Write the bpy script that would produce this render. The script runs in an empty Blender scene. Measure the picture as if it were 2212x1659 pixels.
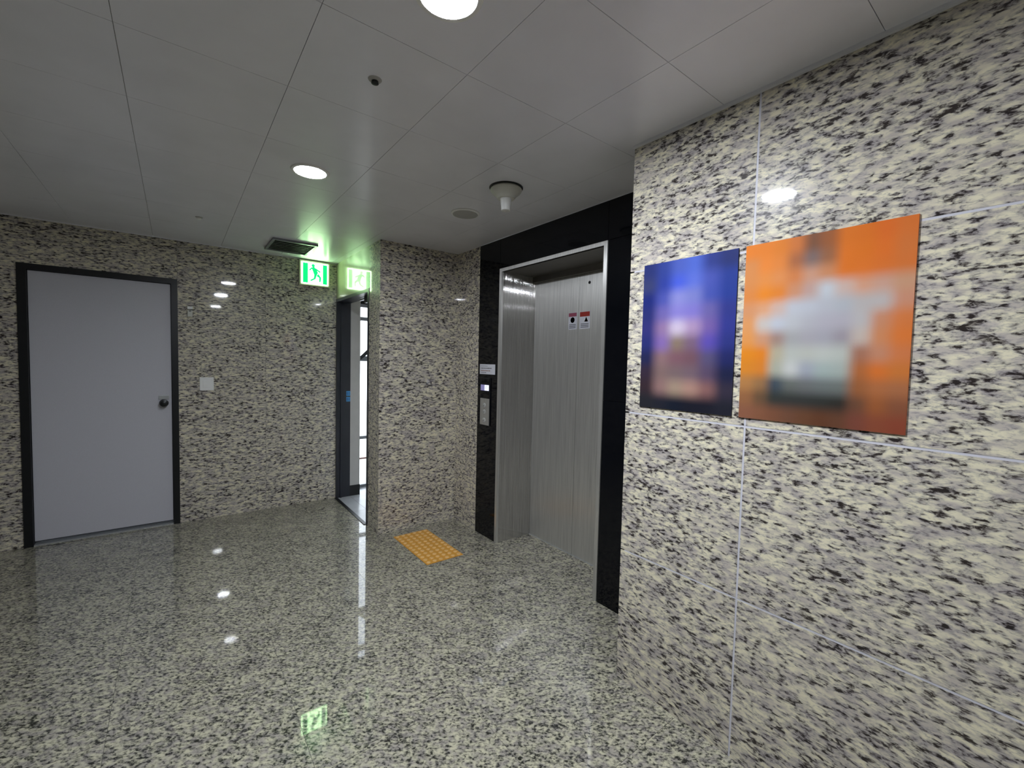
import bpy, bmesh, math, random
from mathutils import Vector, Matrix
random.seed(7)
S = bpy.context.scene
COL = S.collection

# ------------------------------------------------------------------ camera, world, lights, exposure
cam_d = bpy.data.cameras.new('camera'); cam = bpy.data.objects.new('camera', cam_d); COL.objects.link(cam)
R_ = Vector((0.79203307, -0.6100313, 0.02335445)); U_ = Vector((0.01037712, 0.05170386, 0.99860854)); F_ = Vector((0.61038998, 0.79068864, -0.04728154))
M = Matrix((R_, U_, -F_)).transposed().to_4x4(); M.translation = Vector((0, 0, 1.5))
cam.matrix_world = M
cam_d.sensor_fit = 'HORIZONTAL'; cam_d.sensor_width = 36.0
cam_d.lens = 942.66 / 2212 * 36.0
cam_d.clip_start = 0.02; cam_d.clip_end = 200
S.camera = cam

w = bpy.data.worlds.new('world'); S.world = w; w.use_nodes = True
bg = w.node_tree.nodes['Background']; bg.inputs[0].default_value = (0.86, 0.93, 1.0, 1); bg.inputs[1].default_value = 1.6

S.view_settings.view_transform = 'Standard'; S.view_settings.look = 'None'
S.view_settings.gamma = 1.0; S.view_settings.use_curve_mapping = False
S.view_settings.exposure = 1.5
LAMP = 150.0          # radiance of the downlight lenses
SIGN = 5.0

# ------------------------------------------------------------------ dimensions (metres)
H = 2.5055; YF = 4.8546; XC = 1.3633; YP = 3.602; XE = 2.108; XR = 1.6809; YR = 1.295
XL = -4.7; YB = -6.6

# ------------------------------------------------------------------ materials
def srgb(h):
    h = h.lstrip('#')
    c = [int(h[i:i + 2], 16) / 255 for i in (0, 2, 4)]
    return tuple((x / 12.92 if x <= .04045 else ((x + .055) / 1.055) ** 2.4) for x in c) + (1,)

def pmat(name, color, rough=.5, metal=0., coat=0., coat_rough=.05, emit=None, estr=0., bump=None, aniso=0.):
    m = bpy.data.materials.new(name); m.use_nodes = True
    nt = m.node_tree; b = nt.nodes['Principled BSDF']
    col = srgb(color) if isinstance(color, str) else color
    b.inputs['Base Color'].default_value = col
    b.inputs['Roughness'].default_value = rough; b.inputs['Metallic'].default_value = metal
    b.inputs['Coat Weight'].default_value = coat; b.inputs['Coat Roughness'].default_value = coat_rough
    if aniso: b.inputs['Anisotropic'].default_value = aniso
    if emit:
        b.inputs['Emission Color'].default_value = srgb(emit) if isinstance(emit, str) else emit
        b.inputs['Emission Strength'].default_value = estr
    # slight procedural variation of the colour
    geo = nt.nodes.new('ShaderNodeTexCoord'); n = nt.nodes.new('ShaderNodeTexNoise'); n.inputs['Scale'].default_value = bump[0] if bump else 9
    n.inputs['Detail'].default_value = 3
    nt.links.new(geo.outputs['Object'], n.inputs['Vector'])
    hs = nt.nodes.new('ShaderNodeMix'); hs.data_type = 'RGBA'; hs.blend_type = 'MULTIPLY'
    hs.inputs[6].default_value = col
    rp = nt.nodes.new('ShaderNodeValToRGB'); rp.color_ramp.elements[0].color = (.94, .94, .94, 1); rp.color_ramp.elements[1].color = (1.03, 1.03, 1.03, 1)
    rp.color_ramp.elements[0].position = .3; rp.color_ramp.elements[1].position = .7
    nt.links.new(n.outputs['Fac'], rp.inputs[0]); nt.links.new(rp.outputs[0], hs.inputs[7]); hs.inputs[0].default_value = 1
    nt.links.new(hs.outputs[2], b.inputs['Base Color'])
    if bump:
        bp = nt.nodes.new('ShaderNodeBump'); bp.inputs['Strength'].default_value = bump[1]; bp.inputs['Distance'].default_value = .002
        nt.links.new(n.outputs['Fac'], bp.inputs['Height']); nt.links.new(bp.outputs[0], b.inputs['Normal'])
    return m

def granite(name, stretch, rotz, dark, grey, cream, light, base_rough=.3, coat=1.0, coat_rough=.035, fine=52.):
    m = bpy.data.materials.new(name); m.use_nodes = True
    nt = m.node_tree; N = nt.nodes.new; L = nt.links.new; b = nt.nodes['Principled BSDF']
    geo = N('ShaderNodeNewGeometry'); info = N('ShaderNodeObjectInfo')
    mul = N('ShaderNodeVectorMath'); mul.operation = 'SCALE'; mul.inputs[0].default_value = (13.1, 7.7, 5.3)
    L(info.outputs['Random'], mul.inputs['Scale'])
    rot = N('ShaderNodeMapping'); rot.inputs['Rotation'].default_value = (0, 0, rotz)
    L(geo.outputs['Position'], rot.inputs['Vector'])
    sc = N('ShaderNodeMapping'); sc.inputs['Scale'].default_value = stretch
    L(rot.outputs[0], sc.inputs['Vector'])
    add = N('ShaderNodeVectorMath'); L(sc.outputs[0], add.inputs[0]); L(mul.outputs[0], add.inputs[1])
    def noise(scale, det, rough=.5, dist=0.):
        n = N('ShaderNodeTexNoise'); n.inputs['Scale'].default_value = scale; n.inputs['Detail'].default_value = det
        n.inputs['Roughness'].default_value = rough; n.inputs['Distortion'].default_value = dist
        L(add.outputs[0], n.inputs['Vector']); return n
    a = noise(fine, 4, .6, .35); big = noise(6, 2); hue = noise(fine * .45, 1)
    # value = fine noise + a little of the broad one
    m1 = N('ShaderNodeMath'); m1.operation = 'MULTIPLY_ADD'; L(big.outputs['Fac'], m1.inputs[0]); m1.inputs[1].default_value = .16; L(a.outputs['Fac'], m1.inputs[2])
    m2 = N('ShaderNodeMath'); m2.operation = 'SUBTRACT'; L(m1.outputs[0], m2.inputs[0]); m2.inputs[1].default_value = .06
    rp = N('ShaderNodeValToRGB'); cr = rp.color_ramp; cr.elements[0].position = .38; cr.elements[0].color = srgb(dark)
    cr.elements[1].position = .63; cr.elements[1].color = srgb(light)
    e = cr.elements.new(.44); e.color = srgb(grey)
    e = cr.elements.new(.50); e.color = srgb(cream)
    vo = N('ShaderNodeTexVoronoi'); vo.inputs['Scale'].default_value = fine * .62; vo.inputs['Randomness'].default_value = 1
    dv = N('ShaderNodeVectorMath'); dv.operation = 'MULTIPLY_ADD'; L(a.outputs['Color'], dv.inputs[0]); dv.inputs[1].default_value = (.018, .018, .018); L(add.outputs[0], dv.inputs[2])
    L(dv.outputs[0], vo.inputs['Vector'])
    m3 = N('ShaderNodeMath'); m3.operation = 'MULTIPLY_ADD'; L(vo.outputs['Distance'], m3.inputs[0]); m3.inputs[1].default_value = -.15; L(m2.outputs[0], m3.inputs[2])
    sp = N('ShaderNodeSeparateColor'); L(vo.outputs['Color'], sp.inputs[0])
    m4 = N('ShaderNodeMath'); m4.operation = 'MULTIPLY_ADD'; L(sp.outputs[0], m4.inputs[0]); m4.inputs[1].default_value = .09; L(m3.outputs[0], m4.inputs[2])
    m5 = N('ShaderNodeMath'); m5.operation = 'ADD'; L(m4.outputs[0], m5.inputs[0]); m5.inputs[1].default_value = .045
    L(m5.outputs[0], rp.inputs[0])
    hr = N('ShaderNodeValToRGB'); hr.color_ramp.elements[0].position = .36; hr.color_ramp.elements[0].color = srgb('d6d1d6')
    hr.color_ramp.elements[1].position = .62; hr.color_ramp.elements[1].color = srgb('fffcef')
    L(hue.outputs['Fac'], hr.inputs[0])
    mx = N('ShaderNodeMix'); mx.data_type = 'RGBA'; mx.blend_type = 'MULTIPLY'; mx.inputs[0].default_value = 1
    L(rp.outputs[0], mx.inputs[6]); L(hr.outputs[0], mx.inputs[7]); L(mx.outputs[2], b.inputs['Base Color'])
    b.inputs['Roughness'].default_value = base_rough; b.inputs['Specular IOR Level'].default_value = .12
    b.inputs['Coat Weight'].default_value = coat; b.inputs['Coat Roughness'].default_value = coat_rough
    return m

G_WALL = granite('granite_polished_wall', (.7, .7, 1.8), 0, '383232', '8d8886', 'c6c3bd', 'efead9', fine=54.)
G_FLOOR = granite('granite_polished_floor', (1, 1.45, 1), math.radians(37), '2d2e2a', '686963', '98978d', 'c4c2b2', fine=66.)
M_CEIL = pmat('ceiling_metal_panel', 'f0f0f8', .36, coat=.45, coat_rough=.22, bump=(3, .02))
M_GAP = pmat('ceiling_void', '8a8985', .9)
M_SEAL = pmat('silicone_joint_pale', 'd6d5de', .5)
M_GROUT = pmat('joint_grey', '6e6d66', .7)
M_GROUTF = pmat('floor_grout', '4c4b44', .7)
M_BLACK = pmat('black_glass_panel', '0a0c12', .06)
M_FRAME = pmat('dark_painted_steel', '17191c', .35)
M_FRAME2 = pmat('dark_blue_frame', '23262f', .3)
M_DOOR = pmat('grey_painted_door', 'cdcdd6', .45, bump=(400, .15))
M_BLACK.node_tree.nodes['Principled BSDF'].inputs['Specular IOR Level'].default_value = .3
M_BEIGE = pmat('pale_transom_panel', 'c9c8a8', .25, coat=.8, coat_rough=.05)
M_WHITE = pmat('white_plastic', 'f6f6f4', .4)
M_OFFW = pmat('offwhite_plastic', 'd6d5cc', .45)
M_VWALL = pmat('vestibule_paint', 'c4c2be', .6)
M_VFLOOR = pmat('vestibule_tile', 'b9bcc0', .2)
M_STEELD = pmat('satin_steel_hardware', 'c6c9ca', .35, metal=.5)
M_DARKM = pmat('dark_metal', '2b2d2f', .35, metal=.5)
M_SPK = pmat('speaker_cover', 'b4b3b0', .55)
M_PLASTER = pmat('plain_concrete', '77756f', .8)
M_GRAYFR = pmat('aluminium_mullion', '8c9096', .35, metal=.3)
M_LENS = pmat('downlight_lens', 'ffffff', .5, emit=(0.88, 0.93, 1.0, 1), estr=LAMP)
M_TAC = pmat('orange_tactile_plastic', 'dc9f40', .45, bump=(260, .2))
M_RUB = pmat('threshold_black', '111214', .4)

def steel(name, col, rough, aniso, tilt=0.):
    m = bpy.data.materials.new(name); m.use_nodes = True
    nt = m.node_tree; N = nt.nodes.new; L = nt.links.new; b = nt.nodes['Principled BSDF']
    b.inputs['Metallic'].default_value = .72; b.inputs['Anisotropic'].default_value = aniso
    gn = N('ShaderNodeNewGeometry'); cp = N('ShaderNodeVectorMath'); cp.operation = 'CROSS_PRODUCT'; cp.inputs[1].default_value = (0, 0, 1)
    L(gn.outputs['True Normal'], cp.inputs[0]); L(cp.outputs[0], b.inputs['Tangent'])   # vertical brushing spreads highlights sideways
    tc = N('ShaderNodeNewGeometry'); mp = N('ShaderNodeMapping'); mp.inputs['Scale'].default_value = (260, 260, 3)
    n = N('ShaderNodeTexNoise'); n.inputs['Scale'].default_value = 1; n.inputs['Detail'].default_value = 3
    L(tc.outputs['Position'], mp.inputs[0]); L(mp.outputs[0], n.inputs['Vector'])
    if tilt:      # fine vertical brush lines lean the normal sideways only
        wn = N('ShaderNodeTexNoise'); wn.inputs['Scale'].default_value = 1; wn.inputs['Detail'].default_value = 2
        m2 = N('ShaderNodeMapping'); m2.inputs['Scale'].default_value = (2600, 2600, 2); L(tc.outputs['Position'], m2.inputs[0]); L(m2.outputs[0], wn.inputs['Vector'])
        k = N('ShaderNodeMath'); k.operation = 'MULTIPLY_ADD'; L(wn.outputs['Fac'], k.inputs[0]); k.inputs[1].default_value = tilt * 2; k.inputs[2].default_value = -tilt
        sv = N('ShaderNodeVectorMath'); sv.operation = 'SCALE'; L(cp.outputs[0], sv.inputs[0]); L(k.outputs[0], sv.inputs['Scale'])
        av = N('ShaderNodeVectorMath'); L(gn.outputs['True Normal'], av.inputs[0]); L(sv.outputs[0], av.inputs[1])
        nv = N('ShaderNodeVectorMath'); nv.operation = 'NORMALIZE'; L(av.outputs[0], nv.inputs[0]); L(nv.outputs[0], b.inputs['Normal'])
    rp = N('ShaderNodeValToRGB'); c = srgb(col)
    rp.color_ramp.elements[0].position = .3; rp.color_ramp.elements[0].color = tuple(x * .8 for x in c[:3]) + (1,)
    rp.color_ramp.elements[1].position = .7; rp.color_ramp.elements[1].color = tuple(min(1, x * 1.12) for x in c[:3]) + (1,)
    L(n.outputs['Fac'], rp.inputs[0]); L(rp.outputs[0], b.inputs['Base Color'])
    mr = N('ShaderNodeMapRange'); mr.inputs[3].default_value = rough * .85; mr.inputs[4].default_value = rough * 1.2
    L(n.outputs['Fac'], mr.inputs[0]); L(mr.outputs[0], b.inputs['Roughness'])
    return m
M_STEEL = steel('brushed_steel', 'dddcd9', .40, .9)
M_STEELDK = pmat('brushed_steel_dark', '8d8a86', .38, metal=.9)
M_STEELJ = steel('brushed_steel_jamb', 'cac8c5', .09, .9, tilt=4.5)

# ------------------------------------------------------------------ mesh helpers
def bx(bm, x0, x1, y0, y1, z0, z1, bev=0.):
    x0, x1 = sorted((x0, x1)); y0, y1 = sorted((y0, y1)); z0, z1 = sorted((z0, z1))
    v = [bm.verts.new(p) for p in ((x0, y0, z0), (x1, y0, z0), (x1, y1, z0), (x0, y1, z0), (x0, y0, z1), (x1, y0, z1), (x1, y1, z1), (x0, y1, z1))]
    fs = [bm.faces.new([v[i] for i in f]) for f in ((3, 2, 1, 0), (4, 5, 6, 7), (0, 1, 5, 4), (1, 2, 6, 5), (2, 3, 7, 6), (3, 0, 4, 7))]
    if bev:
        es = set(e for f in fs for e in f.edges)
        bmesh.ops.bevel(bm, geom=list(es), offset=bev, segments=2, affect='EDGES', profile=.6)

def lathe(bm, prof, cx, cy, n=32, axis='z'):
    """prof: list of (r, h). Closed at both ends. axis z: h is world z."""
    rings = []
    for r, h in prof:
        ring = []
        for i in range(n):
            a = 2 * math.pi * i / n
            ring.append(bm.verts.new((cx + r * math.cos(a), cy + r * math.sin(a), h)))
        rings.append(ring)
    for a, b in zip(rings, rings[1:]):
        for i in range(n):
            bm.faces.new((a[i], a[(i + 1) % n], b[(i + 1) % n], b[i]))
    bm.faces.new(rings[0][::-1]); bm.faces.new(rings[-1])

def obj(name, bm, mat, parent=None, smooth=False, label=None):
    bmesh.ops.recalc_face_normals(bm, faces=bm.faces[:])
    me = bpy.data.meshes.new(name); bm.to_mesh(me); bm.free()
    for mm in (mat if isinstance(mat, (list, tuple)) else [mat]): me.materials.append(mm)
    if smooth:
        for p in me.polygons: p.use_smooth = True
        me.set_sharp_from_angle(angle=math.radians(40))
    o = bpy.data.objects.new(name, me); COL.objects.link(o)
    if parent is not None:
        o.parent = parent; o.matrix_parent_inverse = parent.matrix_world.inverted()
    if label: o['label'] = label
    return o

def box(name, mat, parent, *a, bev=0., **k):
    bm = bmesh.new(); bx(bm, *a, bev=bev); return obj(name, bm, mat, parent, **k)

def boxes(name, mat, parent, lst, bev=0., **k):
    bm = bmesh.new()
    for a in lst: bx(bm, *a, bev=bev)
    return obj(name, bm, mat, parent, **k)

def tag(o, label, cat, group=None):
    o['label'] = label; o['category'] = cat
    if group: o['group'] = group
    return o
def thing(name, label, cat, loc, group=None):
    o = bpy.data.objects.new(name, None); COL.objects.link(o); o.location = loc; o.empty_display_size = .1
    o.matrix_world = Matrix.Translation(loc)
    return tag(o, label, cat, group)
def struct(o, label=None):
    o['kind'] = 'structure'
    if label: o['label'] = label
    return o

# ------------------------------------------------------------------ slab / tile surfaces
def place(axis, c, depth):
    """maps (u0,u1,v0,v1,d0,d1) to a box. axis: 'x' plane x=c (u=y,v=z), 'y' plane y=c (u=x,v=z), 'z' plane z=c (u=x,v=y). depth sign = away from room"""
    def f(u0, u1, v0, v1, d0, d1):
        a, b = c + depth * d0, c + depth * d1
        if axis == 'x': return (a, b, u0, u1, v0, v1)
        if axis == 'y': return (u0, u1, a, b, v0, v1)
        return (u0, u1, v0, v1, a, b)
    return f

def surface(name, piece, axis, c, depth, rects, uj, vj, gap, mat, backmat, thick=.02, recess=.0008, label=None, backrects=None):
    P = place(axis, c, depth)
    back = boxes(name, backmat, None, [P(*r, recess, thick + .03) for r in (backrects or rects)])
    struct(back, label)
    us = [-99] + sorted(uj) + [99]; vs = [-99] + sorted(vj) + [99]
    n = 0
    for u0, u1 in zip(us, us[1:]):
        for v0, v1 in zip(vs, vs[1:]):
            cell = []
            for r in rects:
                a, b = max(u0, r[0]), min(u1, r[1]); p, q = max(v0, r[2]), min(v1, r[3])
                if b - a < .002 or q - p < .002: continue
                g = gap / 2
                a2 = a + (g if a == u0 else 0); b2 = b - (g if b == u1 else 0)
                p2 = p + (g if p == v0 else 0); q2 = q - (g if q == v1 else 0)
                if b2 - a2 < .002 or q2 - p2 < .002: continue
                cell.append(P(a2, b2, p2, q2, 0, thick))
            if cell:
                boxes(piece, mat, back, cell); n += 1
    return back

def frange(a, step, lo, hi):
    k0 = math.ceil((lo - a) / step); out = []
    while a + k0 * step < hi: out.append(a + k0 * step); k0 += 1
    return out

ZJ = [.626, 1.284, 1.933]
# floor: granite tiles
regs = [(XL, XR + .02, YB, YR), (XL, XE + .02, YR, YP + .02), (XL, XC, YP + .02, YF + .02), (XE + .02, 2.50, 1.80, 2.915)]
surface('floor', 'floor_tile', 'z', 0, -1, regs, frange(.39, .62, XL, 2.0), frange(.36, .62, YB, YF), .0016, G_FLOOR, M_GROUTF, thick=.02)
# ceiling: square metal panels
regc = [(XL, XR, YB, YR), (XL, XE, YR, YP), (XL, XC, YP, YF)]
surface('ceiling', 'ceiling_panel', 'z', H, 1, regc, frange(.82, .48, XL, XE), frange(2.32, .48, YB, YF), .0018, M_CEIL, M_GAP, thick=.012, recess=.006)
# walls
DX0, DX1, DZ = -.93, .02, 2.165     # outer size of the grey door's frame on the far wall
surface('wall_far', 'granite_slab', 'y', YF, 1, [(XL, DX0, 0, H), (DX1, XC, 0, H), (DX0, DX1, DZ, H)], [-2.0, .02, .70], ZJ, .002, G_WALL, M_GROUT)
surface('wall_exit', 'granite_slab', 'x', XC, 1, [(YP + .02, 3.86, 0, H)], [], ZJ, .002, G_WALL, M_GROUT)
surface('wall_pillar', 'granite_slab', 'y', YP, 1, [(XC, XE, 0, H)], [], ZJ, .002, G_WALL, M_GROUT, backrects=[(XC + .021, XE, 0, H)])
surface('wall_elevator', 'granite_slab', 'x', XE, 1, [(3.215, YP, 0, H), (YR, 1.50, 0, H)], [], ZJ, .002, G_WALL, M_GROUT)
surface('wall_right', 'granite_slab', 'x', XR, 1, [(YB, YR, 0, H)], frange(.75, .95, YB, YR - .1), ZJ, .0075, G_WALL, M_SEAL, backrects=[(YB, YR - .021, 0, H)])
surface('wall_return', 'granite_slab', 'y', YR, -1, [(XR + .021, XE, 0, H)], [], ZJ, .0055, G_WALL, M_SEAL)
surface('wall_left', 'granite_slab', 'x', XL, -1, [(YB, YF, 0, H)], frange(.75, .95, YB, YF), ZJ, .002, G_WALL, M_GROUT)
surface('wall_back', 'granite_slab', 'y', YB, -1, [(XL, XR, 0, H)], frange(-.2, .95, XL, XR), ZJ, .002, G_WALL, M_GROUT)
# thin ceiling edge trims
struct(box('trim_1', M_CEIL, None, XR - .012, XR, YB, YR, H - .012, H))
struct(box('trim_2', M_CEIL, None, XL, XC, YF - .010, YF, H - .006, H))

# ------------------------------------------------------------------ exit doorway with transom and vestibule
tr = struct(box('trim_3', M_BEIGE, None, XC, XC + .14, 3.86, YF + .03, 2.135, H), 'pale glossy transom panel above the exit doorway')
D2 = struct(boxes('door_2', M_FRAME2, None, [(XC - .004, 1.505, 4.825, YF + .03, 0, 2.135), (XC - .004, 1.505, 3.86, 3.895, 0, 2.135), (XC - .004, 1.505, 3.895, 4.825, 2.105, 2.135)]),
            'dark blue-black frame of the open exit doorway')
box('threshold', M_RUB, D2, XC - .02, XC + .01, 3.895, 4.825, 0, .006)
boxes('frame_stop', M_FRAME2, D2, [(1.40, 1.415, 4.812, 4.825, 0, 2.105), (1.40, 1.415, 3.895, 3.908, 0, 2.105)])
cl = boxes('door_closer', M_DARKM, D2, [(1.44, 1.49, 3.98, 4.22, 2.045, 2.105)], bev=.004)
boxes('closer_arm', M_STEELD, cl, [(1.455, 1.475, 4.22, 4.42, 2.085, 2.10)], bev=.002)
for z in (1.045, 1.108):
    p = box('push_sticker', pmat('sticker_blue', '4fa3dd', .5), D2, 1.462, 1.504, 4.8235, 4.8255, z, z + .05, label='blue sticker on the far jamb')
    boxes('sticker_mark', pmat('sticker_navy', '1d4b8a', .5), p, [(1.468, 1.476, 4.8225, 4.8235, z + .008, z + .042), (1.484, 1.498, 4.8225, 4.8235, z + .012, z + .022), (1.484, 1.498, 4.8225, 4.8235, z + .03, z + .038)])
# vestibule shell beyond the doorway
VX, VY, VZ = 2.75, 5.10, 2.32
surface('trim_4', 'floor_tile', 'z', 0.0, -1, [(XC + .14, VX, YP + .25, VY), (XC, XC + .14, 3.86, YF)], [1.505, 2.1], [4.3], .002, M_VFLOOR, M_GROUT)
bpy.data.objects['trim_4']['label'] = 'pale tiled floor of the bright vestibule outside the exit doorway'
struct(boxes('wall_vestibule', M_VWALL, None, [(1.505, 1.612, 4.832, VY + .02, .115, VZ)]), 'narrow white wall face just beyond the dark jamb')
struct(boxes('baseboard_vestibule', M_RUB, None, [(1.505, 1.614, 4.826, VY, 0, .115)]))
struct(boxes('wall_vestibule_right', M_VWALL, None, [(VX, VX + .05, YP, VY + .06, 0, VZ), (XC + .14, VX, YP + .20, YP + .25, 0, VZ)]))
struct(boxes('ceiling_vestibule', M_VWALL, None, [(XC + .14, VX, YP + .2, VY + .06, VZ, VZ + .04)]))
W1 = struct(boxes('window_1', M_GRAYFR, None, [(1.614, 1.70, VY, VY + .05, 0, VZ), (2.68, VX, VY, VY + .05, 0, VZ), (1.70, 2.68, VY, VY + .05, 0, .03)]), 'bright glazed facade seen through the exit doorway')
box('transom_bar', M_GRAYFR, W1, 1.70, 2.68, VY - .005, VY + .05, 2.18, 2.32)
box('transom_bar', M_RUB, W1, 1.70, 2.68, VY - .015, VY + .05, 2.145, 2.178)
box('transom_bar', M_GRAYFR, W1, 1.70, 2.68, VY, VY + .05, 2.11, 2.143)
box('transom_bar', M_GRAYFR, W1, 1.70, 2.68, VY - .01, VY + .05, 1.955, 1.995)
box('transom_bar', M_GRAYFR, W1, 1.70, 2.68, VY - .005, VY + .05, 1.485, 1.545)
box('transom_bar', M_GRAYFR, W1, 1.70, 2.68, VY, VY + .05, .57, .605)
box('transom_bar', pmat('bar_red_brown', '9c6c60', .5), W1, 1.70, 2.68, VY + .01, VY + .04, .33, .345)
box('mullion', M_GRAYFR, W1, 1.80, 1.815, VY, VY + .04, .03, 2.11)
bm = bmesh.new()
v = [bm.verts.new(p) for p in ((1.70, VY - .02, 1.50), (1.70, VY - .02, 1.545), (1.82, VY - .02, 1.66), (1.82, VY - .02, 1.60), (1.70, VY - .006, 1.50), (1.70, VY - .006, 1.545), (1.82, VY - .006, 1.66), (1.82, VY - .006, 1.60))]
for f in ((0, 1, 2, 3), (7, 6, 5, 4), (0, 4, 5, 1), (1, 5, 6, 2), (2, 6, 7, 3), (3, 7, 4, 0)): bm.faces.new([v[i] for i in f])
obj('window_stay', bm, M_DARKM, W1)
gl = bpy.data.materials.new('clear_glass'); gl.use_nodes = True
gb = gl.node_tree.nodes['Principled BSDF']; gb.inputs['Transmission Weight'].default_value = 1; gb.inputs['Roughness'].default_value = 0; gb.inputs['IOR'].default_value = 1.02
gb.inputs['Base Color'].default_value = (.96, .98, 1, 1)
for z0, z1 in ((.605, 1.485), (1.545, 1.955), (1.995, 2.11), (.345, .57), (.03, .33)):
    box('pane', gl, W1, 1.70, 2.68, VY + .02, VY + .026, z0, z1)
# ground outside
gr = struct(boxes('floor_outside', pmat('outside_paving', 'b9b6b0', .8), None, [(-1, 12, VY + .06, 16, -.12, -.02)]), 'sunlit paving outside the facade')

# ------------------------------------------------------------------ grey door on the far wall
yf = YF
D1 = struct(boxes('door_1', M_FRAME, None, [(DX0, DX0 + .05, yf - .012, yf + .10, 0, DZ), (DX1 - .045, DX1, yf - .012, yf + .10, 0, DZ), (DX0 + .05, DX1 - .045, yf - .012, yf + .10, DZ - .045, DZ)]),
            'black steel frame of the plain grey door on the far wall')
boxes('door_stop', M_FRAME, D1, [(DX0 + .05, DX1 - .045, yf + .07, yf + .10, 0, DZ - .045)])
leaf = box('door_leaf', M_DOOR, D1, DX0 + .053, DX1 - .048, yf + .012, yf + .055, .035, DZ - .048, bev=.002, label='plain grey painted door leaf')
box('floor_threshold', M_STEELD, D1, DX0 + .05, DX1 - .045, yf + .002, yf + .06, 0, .008)
# knob lock: square bright plate over a dark round knob
bm = bmesh.new(); bx(bm, -.118, -.048, yf + .006, yf + .012, 1.115, 1.150, bev=.002)
pl = obj('lock_plate', bm, M_STEELD, leaf, label='bright steel plate above the knob')
bm = bmesh.new()
prof = [(.033, 0), (.033, .006), (.016, .010), (.014, .028), (.027, .036), (.030, .05), (.026, .062), (.012, .068)]
lathe(bm, prof, 0, 0, 24)
bmesh.ops.rotate(bm, verts=bm.verts, cent=(0, 0, 0), matrix=Matrix.Rotation(math.radians(90), 3, 'X'))
bmesh.ops.translate(bm, verts=bm.verts, vec=(-.083, yf + .012, 1.082))
obj('door_knob', bm, M_DARKM, leaf, smooth=True, label='dark round door knob')

# switch plate
t = thing('light_switch', 'white square light switch plate on the granite right of the grey door', 'switch', (.225, yf, 1.247))
box('switch_plate', M_WHITE, t, .172, .278, yf - .010, yf, 1.187, 1.308, bev=.003)
box('rocker', M_WHITE, t, .196, .254, yf - .014, yf - .009, 1.215, 1.280, bev=.002)
# small wall lamp / call box high beside the door
t = thing('wall_sensor', 'small narrow pale sensor box on the granite beside the door frame top', 'sensor', (.108, yf, 1.89))
box('sensor_body', M_OFFW, t, .088, .125, yf - .022, yf, 1.845, 1.905, bev=.004)
box('sensor_cap', M_WHITE, t, .086, .127, yf - .028, yf, 1.912, 1.938, bev=.005)
box('sensor_window', M_DARKM, t, .098, .116, yf - .0235, yf - .021, 1.893, 1.900)

# ------------------------------------------------------------------ exit sign
M_SG = pmat('sign_green', '00b060', .4, emit=(0.0, .32, .08, 1), estr=1.0)
M_SW = pmat('sign_white', 'e8ffe0', .4, emit=(.60, 1.0, .50, 1), estr=SIGN)
M_SH = pmat('sign_housing', 'c9c6b4', .5)
t = thing('exit_sign', 'lit green and white running-man exit sign high in the far corner', 'sign', (1.14, yf, 2.365))
sx0, sx1, sz0, sz1, sy = 0.992, 1.282, 2.240, 2.490, yf - .05
boxes('sign_housing', M_SH, t, [(sx0, sx1, sy, yf, sz0, sz1)], bev=.004)
face = box('lit_face', M_SW, t, sx0 + .018, sx1 - .018, sy - .004, sy, sz0 + .016, sz1 - .016, label='glowing pale face')
for a_, b_2 in ((sx0 + .030, sx0 + .078), (sx1 - .070, sx1 - .028)): box('green_band', M_SG, t, a_, b_2, sy - .0052, sy - .004, sz0 + .026, sz1 - .026, label='green band of the lit face')
def poly_y(bm, pts, y, th=.0012):
    a = [bm.verts.new((x, y, z)) for x, z in pts]; b = [bm.verts.new((x, y + th, z)) for x, z in pts]
    bm.faces.new(a); bm.faces.new(b[::-1])
    for i in range(len(pts)): bm.faces.new((a[i], b[i], b[(i + 1) % len(pts)], a[(i + 1) % len(pts)]))
bm = bmesh.new()
cx, cz, s = sx0 + .145, sz0 + .122, .00135
def P(*pts): poly_y(bm, [(cx + x * s, cz + z * s) for x, z in pts], sy - .0052)
poly_y(bm, [(cx - .018 + .017 * math.cos(i * math.pi / 6), cz + .082 + .017 * math.sin(i * math.pi / 6)) for i in range(12)], sy - .0052)   # head
P((-26, 46), (-4, 52), (22, 12), (10, -14), (-6, -8))            # trunk, leaning
P((-26, 46), (-14, 46), (-34, 20), (-44, 26))                     # rear arm
P((2, 46), (12, 40), (40, 22), (34, 12), (6, 30))                 # front arm
P((10, -14), (22, 6), (44, -22), (40, -58), (28, -56), (30, -26)) # front leg
P((-6, -8), (12, -8), (4, -38), (-30, -58), (-36, -48), (-10, -32)) # rear leg
obj('running_man', bm, M_SG, t, label='green running figure in the white doorway')

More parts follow.
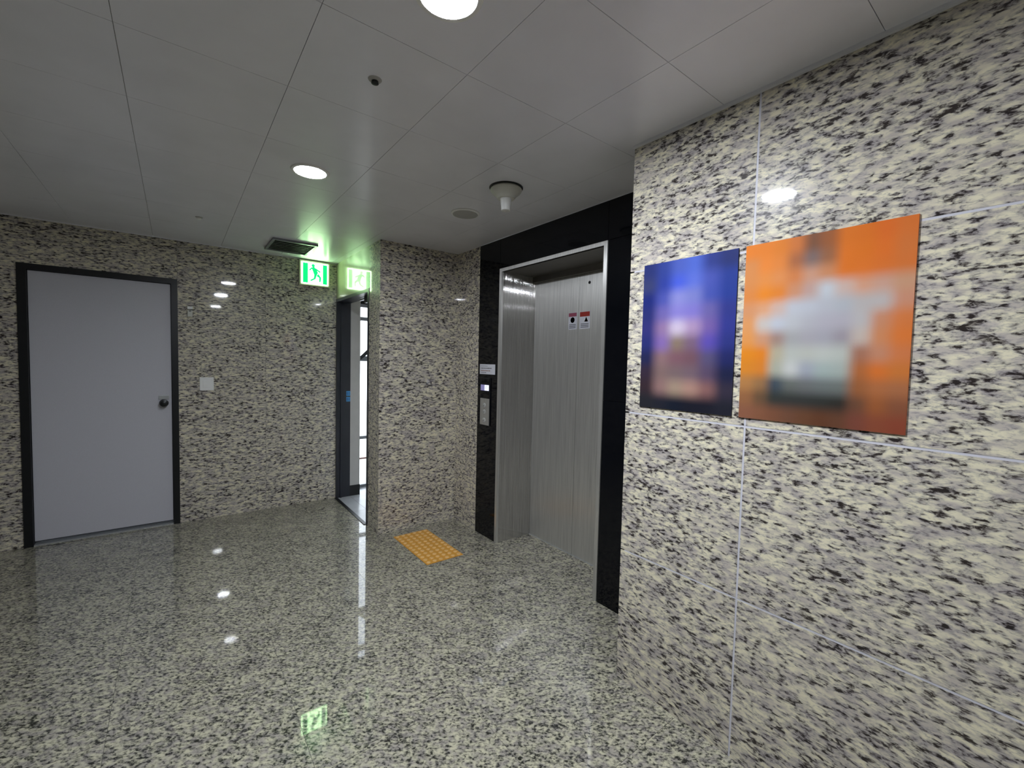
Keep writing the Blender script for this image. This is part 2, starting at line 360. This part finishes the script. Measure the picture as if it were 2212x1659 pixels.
# ------------------------------------------------------------------ ceiling fixtures
M_LENS2 = pmat('downlight_lens_dim', 'ffffff', .5, emit=(0.88, 0.93, 1.0, 1), estr=LAMP * .05)
M_LENS_FAR = pmat('downlight_lens_weaker', 'ffffff', .5, emit=(0.88, 0.93, 1.0, 1), estr=LAMP * .50)  # same lens, emission lowered to keep the far and left walls darker
M_LENS_NEAR = pmat('downlight_lens_stronger', 'ffffff', .5, emit=(0.88, 0.93, 1.0, 1), estr=LAMP * 1.62)  # same lens, emission raised to brighten the near wall and floor
def downlight(x, y, label, lens=None):
    t = thing('downlight', label, 'ceiling light', (x, y, H), 'round recessed downlights')
    bm = bmesh.new()
    n = 40; z0 = H - .006
    for (r0, r1, za, zb) in ((.080, .094, z0 - .001, z0), (.094, .097, z0, H), (.080, .078, z0 - .001, H - .001)):
        A = [bm.verts.new((x + r0 * math.cos(6.28318 * i / n), y + r0 * math.sin(6.28318 * i / n), za)) for i in range(n)]
        B = [bm.verts.new((x + r1 * math.cos(6.28318 * i / n), y + r1 * math.sin(6.28318 * i / n), zb)) for i in range(n)]
        for i in range(n): bm.faces.new((A[i], A[(i + 1) % n], B[(i + 1) % n], B[i]))
    obj('trim_ring', bm, M_WHITE, t, smooth=True)
    bm = bmesh.new(); lathe(bm, [(.079, H - .001), (.079, H - .0055), (.05, H - .0065)], x, y, 40)
    obj('lens', bm, lens or M_LENS, t, label='glowing white lens')
downlight(.585, 2.575, 'glowing round downlight farther along the ceiling, above the middle of the lobby', M_LENS_FAR)
downlight(.602, 1.105, 'glowing round downlight cut off by the top edge of the photo', M_LENS_NEAR)
downlight(.65, -.90, 'round downlight in the row behind the viewpoint', M_LENS_FAR)
downlight(-1.65, -1.15, 'round downlight left of the viewpoint, in the second row', M_LENS2)
downlight(-1.75, -3.6, 'round downlight at the rear of the second row', M_LENS2)

t = thing('smoke_detector', 'pale cone-shaped detector with a hanging stub beside the elevator header', 'detector', (1.515, 2.06, H))
dx, dy = 1.515, 2.06
bm = bmesh.new(); lathe(bm, [(.097, H), (.097, H - .004), (.092, H - .006)], dx, dy); obj('base_plate', bm, M_FRAME, t, smooth=True, label='thin base rim, coloured dark as the shade line against the ceiling')
bm = bmesh.new(); lathe(bm, [(.088, H - .006), (.092, H - .014), (.086, H - .026), (.062, H - .046), (.058, H - .050), (.050, H - .062), (.040, H - .064)], dx, dy); obj('housing', bm, M_OFFW, t, smooth=True)
bm = bmesh.new(); lathe(bm, [(.034, H - .064), (.032, H - .075), (.026, H - .128), (.018, H - .130), (.016, H - .120)], dx, dy); obj('stub', bm, M_WHITE, t, smooth=True)
t = thing('ceiling_speaker', 'flat round pale speaker cover flush on the ceiling near the pillar', 'speaker', (1.56, 2.58, H))
bm = bmesh.new(); lathe(bm, [(.096, H), (.096, H - .005), (.088, H - .011)], 1.56, 2.58, 40); obj('rim', bm, M_WHITE, t, smooth=True)
bm = bmesh.new(); lathe(bm, [(.086, H - .009), (.084, H - .012), (.05, H - .016)], 1.56, 2.58, 40); obj('grille', bm, M_SPK, t, smooth=True)
def sprinkler(x, y, label, mat):
    t = thing('sprinkler', label, 'sprinkler', (x, y, H))
    bm = bmesh.new(); lathe(bm, [(.024, H), (.022, H - .003), (.014, H - .006)], x, y, 24); obj('escutcheon', bm, M_SPK, t, smooth=True)
    bm = bmesh.new(); lathe(bm, [(.012, H - .006), (.013, H - .014), (.007, H - .017)], x, y, 16); obj('head', bm, mat, t, smooth=True)
sprinkler(.578, 1.595, 'tiny dark sprinkler head on the ceiling between the two downlights', M_DARKM)
sprinkler(.147, 3.95, 'tiny pale sprinkler head on the ceiling above the grey door', M_WHITE)

M_SLAT = pmat('vent_slat', '77797a', .5)
t = thing('ceiling_vent', 'dark rectangular ceiling vent just in front of the lit exit sign', 'vent', (.83, 4.38, H))
boxes('vent_frame', M_GRAYFR, t, [(.655, 1.01, 4.155, 4.175, H - .016, H), (.655, 1.01, 4.585, 4.605, H - .016, H), (.655, .675, 4.175, 4.585, H - .016, H), (.99, 1.01, 4.175, 4.585, H - .016, H)])
for k in range(7):
    y = 4.20 + k * .058
    bm = bmesh.new(); bx(bm, .675, .99, y, y + .05, H - .008, H - .005)
    bmesh.ops.rotate(bm, verts=bm.verts, cent=(0, y + .025, H - .0065), matrix=Matrix.Rotation(math.radians(10), 3, 'X'))
    obj('slat', bm, M_SLAT, t)
box('vent_back', M_FRAME, t, .675, .99, 4.175, 4.585, H - .0015, H)

# ------------------------------------------------------------------ elevator
EY0, EY1, EZ = 1.795, 2.915, 2.265
E = thing('elevator', 'stainless steel elevator entrance set in a tall black glass surround', 'elevator', (XE, 2.35, 0))
def bp_(y0, y1, z0, z1): return box('surround_panel', M_BLACK, E, XE - .006, XE + .03, y0 + .001, y1 - .001, z0 + .001, z1 - .001, bev=.0012)
for z0, z1 in ((0, 1.284), (1.284, EZ), (EZ, H)):
    bp_(EY1, 3.215, z0, z1); bp_(1.50, EY0, z0, z1)
bp_(EY0, EY1, EZ, H)
bpy.data.objects['surround_panel']['label'] = 'black glass cladding panel'
boxes('backing', M_FRAME, E, [(XE + .031, XE + .05, 1.50, EY0, 0, H), (XE + .031, XE + .05, EY1, 3.215, 0, H), (XE + .031, XE + .05, EY0, EY1, EZ, H)])
fl = .028
boxes('jamb_flange', M_STEEL, E, [(XE - .012, XE + .01, EY1 - fl, EY1, 0, EZ), (XE - .012, XE + .01, EY0, EY0 + fl, 0, EZ), (XE - .012, XE + .01, EY0 + fl, EY1 - fl, EZ - fl, EZ)], bev=.002, label='bright steel edge around the opening')
DXP = 2.46
box('jamb', M_STEELJ, E, XE + .01, DXP + .04, EY1 - fl, EY1 + .02, 0, EZ, label='brushed steel side jamb')
box('jamb', M_STEELJ, E, XE + .01, DXP + .04, EY0 - .02, EY0 + fl, 0, EZ, label='brushed steel side jamb')
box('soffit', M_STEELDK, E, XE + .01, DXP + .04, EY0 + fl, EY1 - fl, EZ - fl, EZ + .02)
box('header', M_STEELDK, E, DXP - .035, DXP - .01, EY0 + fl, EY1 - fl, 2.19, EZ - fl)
SEAM = 2.37
lf = box('door_leaf', M_STEEL, E, DXP, DXP + .03, SEAM + .0015, EY1 - fl, .004, 2.20, bev=.0015, label='left brushed steel elevator door leaf')
rf = box('door_leaf', M_STEEL, E, DXP, DXP + .03, EY0 + fl, SEAM - .0015, .004, 2.20, bev=.0015, label='right brushed steel elevator door leaf')
box('door_gap', M_RUB, E, DXP + .031, DXP + .05, EY0, EY1, 0, 2.25)
box('sill', M_STEELD, E, DXP - .006, DXP + .035, EY0 + fl, EY1 - fl, 0, .003)
bm = bmesh.new(); lathe(bm, [(.011, 0), (.011, .003), (.006, .004)], 0, 0, 16)
bmesh.ops.rotate(bm, verts=bm.verts, cent=(0, 0, 0), matrix=Matrix.Rotation(math.radians(-90), 3, 'Y')); bmesh.ops.translate(bm, verts=bm.verts, vec=(DXP, 2.265, 2.118))
obj('key_hole', bm, M_DARKM, rf, smooth=True)

# warning stickers on the leaves (flat print)
def plate_x(name, mat, parent, x, y0, y1, z0, z1, th=.001, **k): return box(name, mat, parent, x - th, x, y0, y1, z0, z1, **k)
def disc_x(name, mat, parent, x, y, z, r, th=.0006, n=20, hole=0):
    bm = bmesh.new()
    A = [bm.verts.new((x, y + r * math.cos(6.28318 * i / n), z + r * math.sin(6.28318 * i / n))) for i in range(n)]
    if hole:
        B = [bm.verts.new((x, y + hole * math.cos(6.28318 * i / n), z + hole * math.sin(6.28318 * i / n))) for i in range(n)]
        for i in range(n): bm.faces.new((A[i], A[(i + 1) % n], B[(i + 1) % n], B[i]))
    else: bm.faces.new(A)
    bmesh.ops.solidify(bm, geom=bm.faces[:], thickness=th)
    return obj(name, bm, mat, parent)
MW = pmat('sticker_white', 'dfe0ea', .5); MR = pmat('sticker_red', 'a8352c', .5); MK = pmat('sticker_black', '0a0a0c', .5); MO = pmat('sticker_amber', 'e0a24a', .5)
MP = pmat('sticker_rose', 'a5546a', .5)
t = thing('warning_sticker', 'small white sticker with a rose band and black mark on the left elevator door leaf', 'sticker', (DXP, 2.43, 1.84))
s1 = plate_x('sheet', MW, t, DXP - .0002, 2.385, 2.475, 1.775, 1.905)
plate_x('rose_band', MP, t, DXP - .0014, 2.388, 2.472, 1.875, 1.903)
disc_x('black_mark', MK, t, DXP - .0022, 2.43, 1.848, .022)
boxes('print_line', pmat('print_grey', '6f7078', .6), t, [(DXP - .0018, DXP - .0012, 2.395, 2.465, z, z + .006) for z in (1.785, 1.797, 1.809)])
t = thing('warning_sticker', 'small white sticker with a red band and amber mark on the right elevator door leaf', 'sticker', (DXP, 2.30, 1.84))
plate_x('sheet', MW, t, DXP - .0002, 2.25, 2.355, 1.775, 1.905)
plate_x('red_band', MR, t, DXP - .0014, 2.253, 2.352, 1.868, 1.903)
bm = bmesh.new(); A = [bm.verts.new((DXP - .0014, y, z)) for y, z in ((2.268, 1.828), (2.308, 1.828), (2.288, 1.864))]; bm.faces.new(A); bmesh.ops.solidify(bm, geom=bm.faces[:], thickness=.0008)
obj('amber_mark', bm, MO, t)
boxes('print_line', pmat('print_grey_2', '6f7078', .6), t, [(DXP - .0018, DXP - .0012, 2.262, 2.343, z, z + .006) for z in (1.785, 1.797, 1.809)])

# notice card above the call panel
XB = XE - .0065
t = thing('notice_card', 'small white printed notice card above the elevator call panel', 'notice', (XB, 3.068, 1.445))
plate_x('card', MW, t, XB, 2.955, 3.182, 1.402, 1.487, th=.002)
MPB = pmat('print_dark', '55555c', .6); MPR = pmat('print_brown', 'a07a70', .6)
for (z, w_, m_, h_) in ((1.472, .09, MPB, .004), (1.453, .16, MPB, .008), (1.432, .14, MPR, .008), (1.416, .08, MPB, .005)):
    bm = bmesh.new(); y = 3.165
    while y > 3.165 - w_:
        d = random.uniform(.008, .02); bx(bm, XB - .0026, XB - .0019, y - d, y, z - h_ / 2, z + h_ / 2); y -= d + .005
    obj('print_line', bm, m_, t)

# call panel
t = thing('call_panel', 'tall narrow elevator call panel with lit display on the black surround', 'control panel', (XB, 3.08, 1.17))
box('back_box', M_FRAME, t, XB - .008, XB, 3.012, 3.158, .965, 1.372, bev=.002)
box('display_glass', M_BLACK, t, XB - .011, XB - .008, 3.022, 3.150, 1.200, 1.366, bev=.001)
dsp = box('display', pmat('display_dim', '8a86b0', .4, emit='8a86c0', estr=.15), t, XB - .0125, XB - .011, 3.024, 3.148, 1.262, 1.312, label='lit display with white digit field')
box('digit_field', pmat('display_lit', 'e8f0ff', .4, emit='dce8ff', estr=.6), dsp, XB - .0135, XB - .0125, 3.026, 3.086, 1.264, 1.310)
boxes('digit', pmat('display_ink', '7d93bb', .4), dsp, [(XB - .0142, XB - .0135, 3.066, 3.071, 1.270, 1.304), (XB - .0142, XB - .0135, 3.046, 3.051, 1.274, 1.300), (XB - .0142, XB - .0135, 3.046, 3.060, 1.298, 1.302)])
box('button_plate', M_STEEL, t, XB - .012, XB - .008, 3.018, 3.152, .968, 1.195, bev=.001, label='brushed steel button plate')
for z in (1.135, 1.080, 1.008):
    bm = bmesh.new(); lathe(bm, [(.021, 0), (.021, .004), (.017, .006)], 0, 0, 24)
    bmesh.ops.rotate(bm, verts=bm.verts, cent=(0, 0, 0), matrix=Matrix.Rotation(math.radians(-90), 3, 'Y')); bmesh.ops.translate(bm, verts=bm.verts, vec=(XB - .012, 3.087, z))
    b_ = obj('button', bm, M_SPK, t, smooth=True)
    bm = bmesh.new()
    if z > 1.1: pts = [(3.087 - .006, z - .004), (3.087 + .006, z - .004), (3.087, z + .006)]
    else: pts = [(3.087 - .006, z + .004), (3.087 + .006, z + .004), (3.087, z - .006)]
    bm.faces.new([bm.verts.new((XB - .0188, y, zz)) for y, zz in pts]); bmesh.ops.solidify(bm, geom=bm.faces[:], thickness=.0006)
    obj('arrow', bm, M_WHITE, b_)

# ------------------------------------------------------------------ tactile mat
t = thing('tactile_mat', 'orange studded tactile paving mat on the granite floor before the pillar', 'mat', (1.607, 3.168, 0))
box('mat_base', M_TAC, t, 1.452, 1.762, 2.855, 3.480, 0, .004, bev=.001)
bm = bmesh.new()
for i in range(6):
    for j in range(12):
        x = 1.452 + .31 * (i + .5) / 6; y = 2.855 + .625 * (j + .5) / 12
        lathe(bm, [(.017, .004), (.015, .008), (.009, .0095)], x, y, 10)
d = obj('studs', bm, pmat('orange_tactile_studs', 'f0c078', .4), t, smooth=True); d['kind'] = 'stuff'

# ------------------------------------------------------------------ posters on the right wall
def print_mesh(name, parent, x, y_left, y_right, z_top, z_bot, rows, NU=44, NV=60):
    R, Cn = len(rows), len(rows[0])
    tab = [[srgb(h) for h in r] for r in rows]
    bm = bmesh.new(); cl = bm.loops.layers.float_color.new('ink'); grid = []
    for j in range(NV + 1):
        row = []
        for i in range(NU + 1):
            row.append(bm.verts.new((x, y_left + (y_right - y_left) * i / NU, z_top + (z_bot - z_top) * j / NV)))
        grid.append(row)
    def sm(t): return t * t * (3 - 2 * t)
    def col(i, j):
        u = min(max(i / NU * Cn - .5, 0), Cn - 1.001); v_ = min(max(j / NV * R - .5, 0), R - 1.001)
        a, b = int(u), int(v_); fu, fv = sm(u - a), sm(v_ - b)
        a2, b2 = min(a + 1, Cn - 1), min(b + 1, R - 1)
        return tuple((tab[b][a][k] * (1 - fu) + tab[b][a2][k] * fu) * (1 - fv) + (tab[b2][a][k] * (1 - fu) + tab[b2][a2][k] * fu) * fv for k in range(4))
    for j in range(NV):
        for i in range(NU):
            f = bm.faces.new((grid[j][i], grid[j][i + 1], grid[j + 1][i + 1], grid[j + 1][i]))
            for lp, (a, b) in zip(f.loops, ((i, j), (i + 1, j), (i + 1, j + 1), (i, j + 1))): lp[cl] = col(a, b)
    m = bpy.data.materials.new(name + '_ink'); m.use_nodes = True; nt = m.node_tree
    at = nt.nodes.new('ShaderNodeVertexColor'); at.layer_name = 'ink'
    g = nt.nodes.new('ShaderNodeMix'); g.data_type = 'RGBA'; g.blend_type = 'MULTIPLY'; g.inputs[0].default_value = 1; g.inputs[7].default_value = (PK, PK, PK, 1)
    nt.links.new(at.outputs[0], g.inputs[6]); nt.links.new(g.outputs[2], nt.nodes['Principled BSDF'].inputs['Base Color'])
    nt.nodes['Principled BSDF'].inputs['Roughness'].default_value = .5
    nt.nodes['Principled BSDF'].inputs['Specular IOR Level'].default_value = .15
    return obj(name, bm, m, parent)
PK = 1.05
XP = XR - .005
t = thing('poster', 'large orange poster with a white-clad figure and dark base on the granite wall', 'poster', (XR, .54, 1.63), 'posters on the right wall')
box('board', pmat('poster_board_orange', 'd9732e', .5), t, XP, XR, .298, .772, 1.318, 1.951)
rows = ['e07c22 e07c22 d97a20 cb7233 784a2f 98562a d9700f da6f14 dd6b1e d9732e', 'd3874b e48230 de8136 a8643c 7a6460 96603f dd7214 dc7116 df6f20 d77636', 'd3874b df8a42 db8a4d cd7b45 c8947a c88459 db7118 dd7220 db7128 d77433',
        'd88441 e4841f dd7f2a c98c69 ba9a90 c2c6cc caafa4 d39b7e ca9d89 ca9878', 'd19064 d79e78 cbafa3 bcbec6 babcc4 b5b6bd b0b3b9 b9b2b0 beb6b4 cd8f73', 'd9955c c7beb8 bcc0ca b9babe b1b0b6 b0acb5 b0abb4 bbb6b6 ca8a69 d77a41',
        'dc9350 cb9372 a08479 a4a3a4 a6a2a8 a4a1a9 9b939a c5b5ab cf875b dc7835', 'df861f de8021 b3a990 b6b9b2 b7b9b0 bcbfb8 b9bdb5 a46f59 c6886a d27a49', 'd68429 d57f2d a9aa9a c4c5c2 9fa3ae a3b0ac a6afa9 b0683a d7722f cc7737',
        'b07b48 966e49 404b56 646864 6a6c6c 6c7170 6e7370 9a5f39 b16c42 ab6c47', '936341 6a503a 343835 353735 343634 313330 2e2d29 6e4936 9b5a33 88533a', '8a5a44 84563f 7a4f3a 6f4a38 6a4530 623d29 664230 7b4638 8a4a34 8b4632']
print_mesh('printed_picture', t, XP - .0005, .772, .298, 1.951, 1.318, [r.split() for r in rows])
t = thing('poster', 'narrower dark blue poster with a violet figure beside the elevator corner', 'poster', (XR, 1.0, 1.63), 'posters on the right wall')
box('board', pmat('poster_board_blue', '1c2140', .5), t, XP, XR, .800, 1.215, 1.318, 1.951)
rows = ['26306a 2f3f8a 4a5cb0 4c63bf 2a3880 1d2a68', '343b68 2b3b8f 4459c8 5769c4 4450a4 21378a', '1a266e 4850a0 8284c4 7479bb 3f4da0 21378a', '262c6a 6a60a2 8279c2 7a70bd 645c9a 2b337f', '302f70 8b6f98 c4b5cb a68bb0 705a9b 2d3484',
        '262c6b 8065a6 826f61 755c75 584aa5 2a3279', '21254c 86686b 79555f 6e4e58 554d70 20265c', '342838 7c6462 746062 705c66 56465f 1c2040', '36282f 8b6c69 9f8876 a88275 845d5b 342e3e', '26262c 22232e 161c2a 1a1b27 1c1c28 22232e']
print_mesh('printed_picture', t, XP - .0005, 1.215, .800, 1.951, 1.318, [r.split() for r in rows])
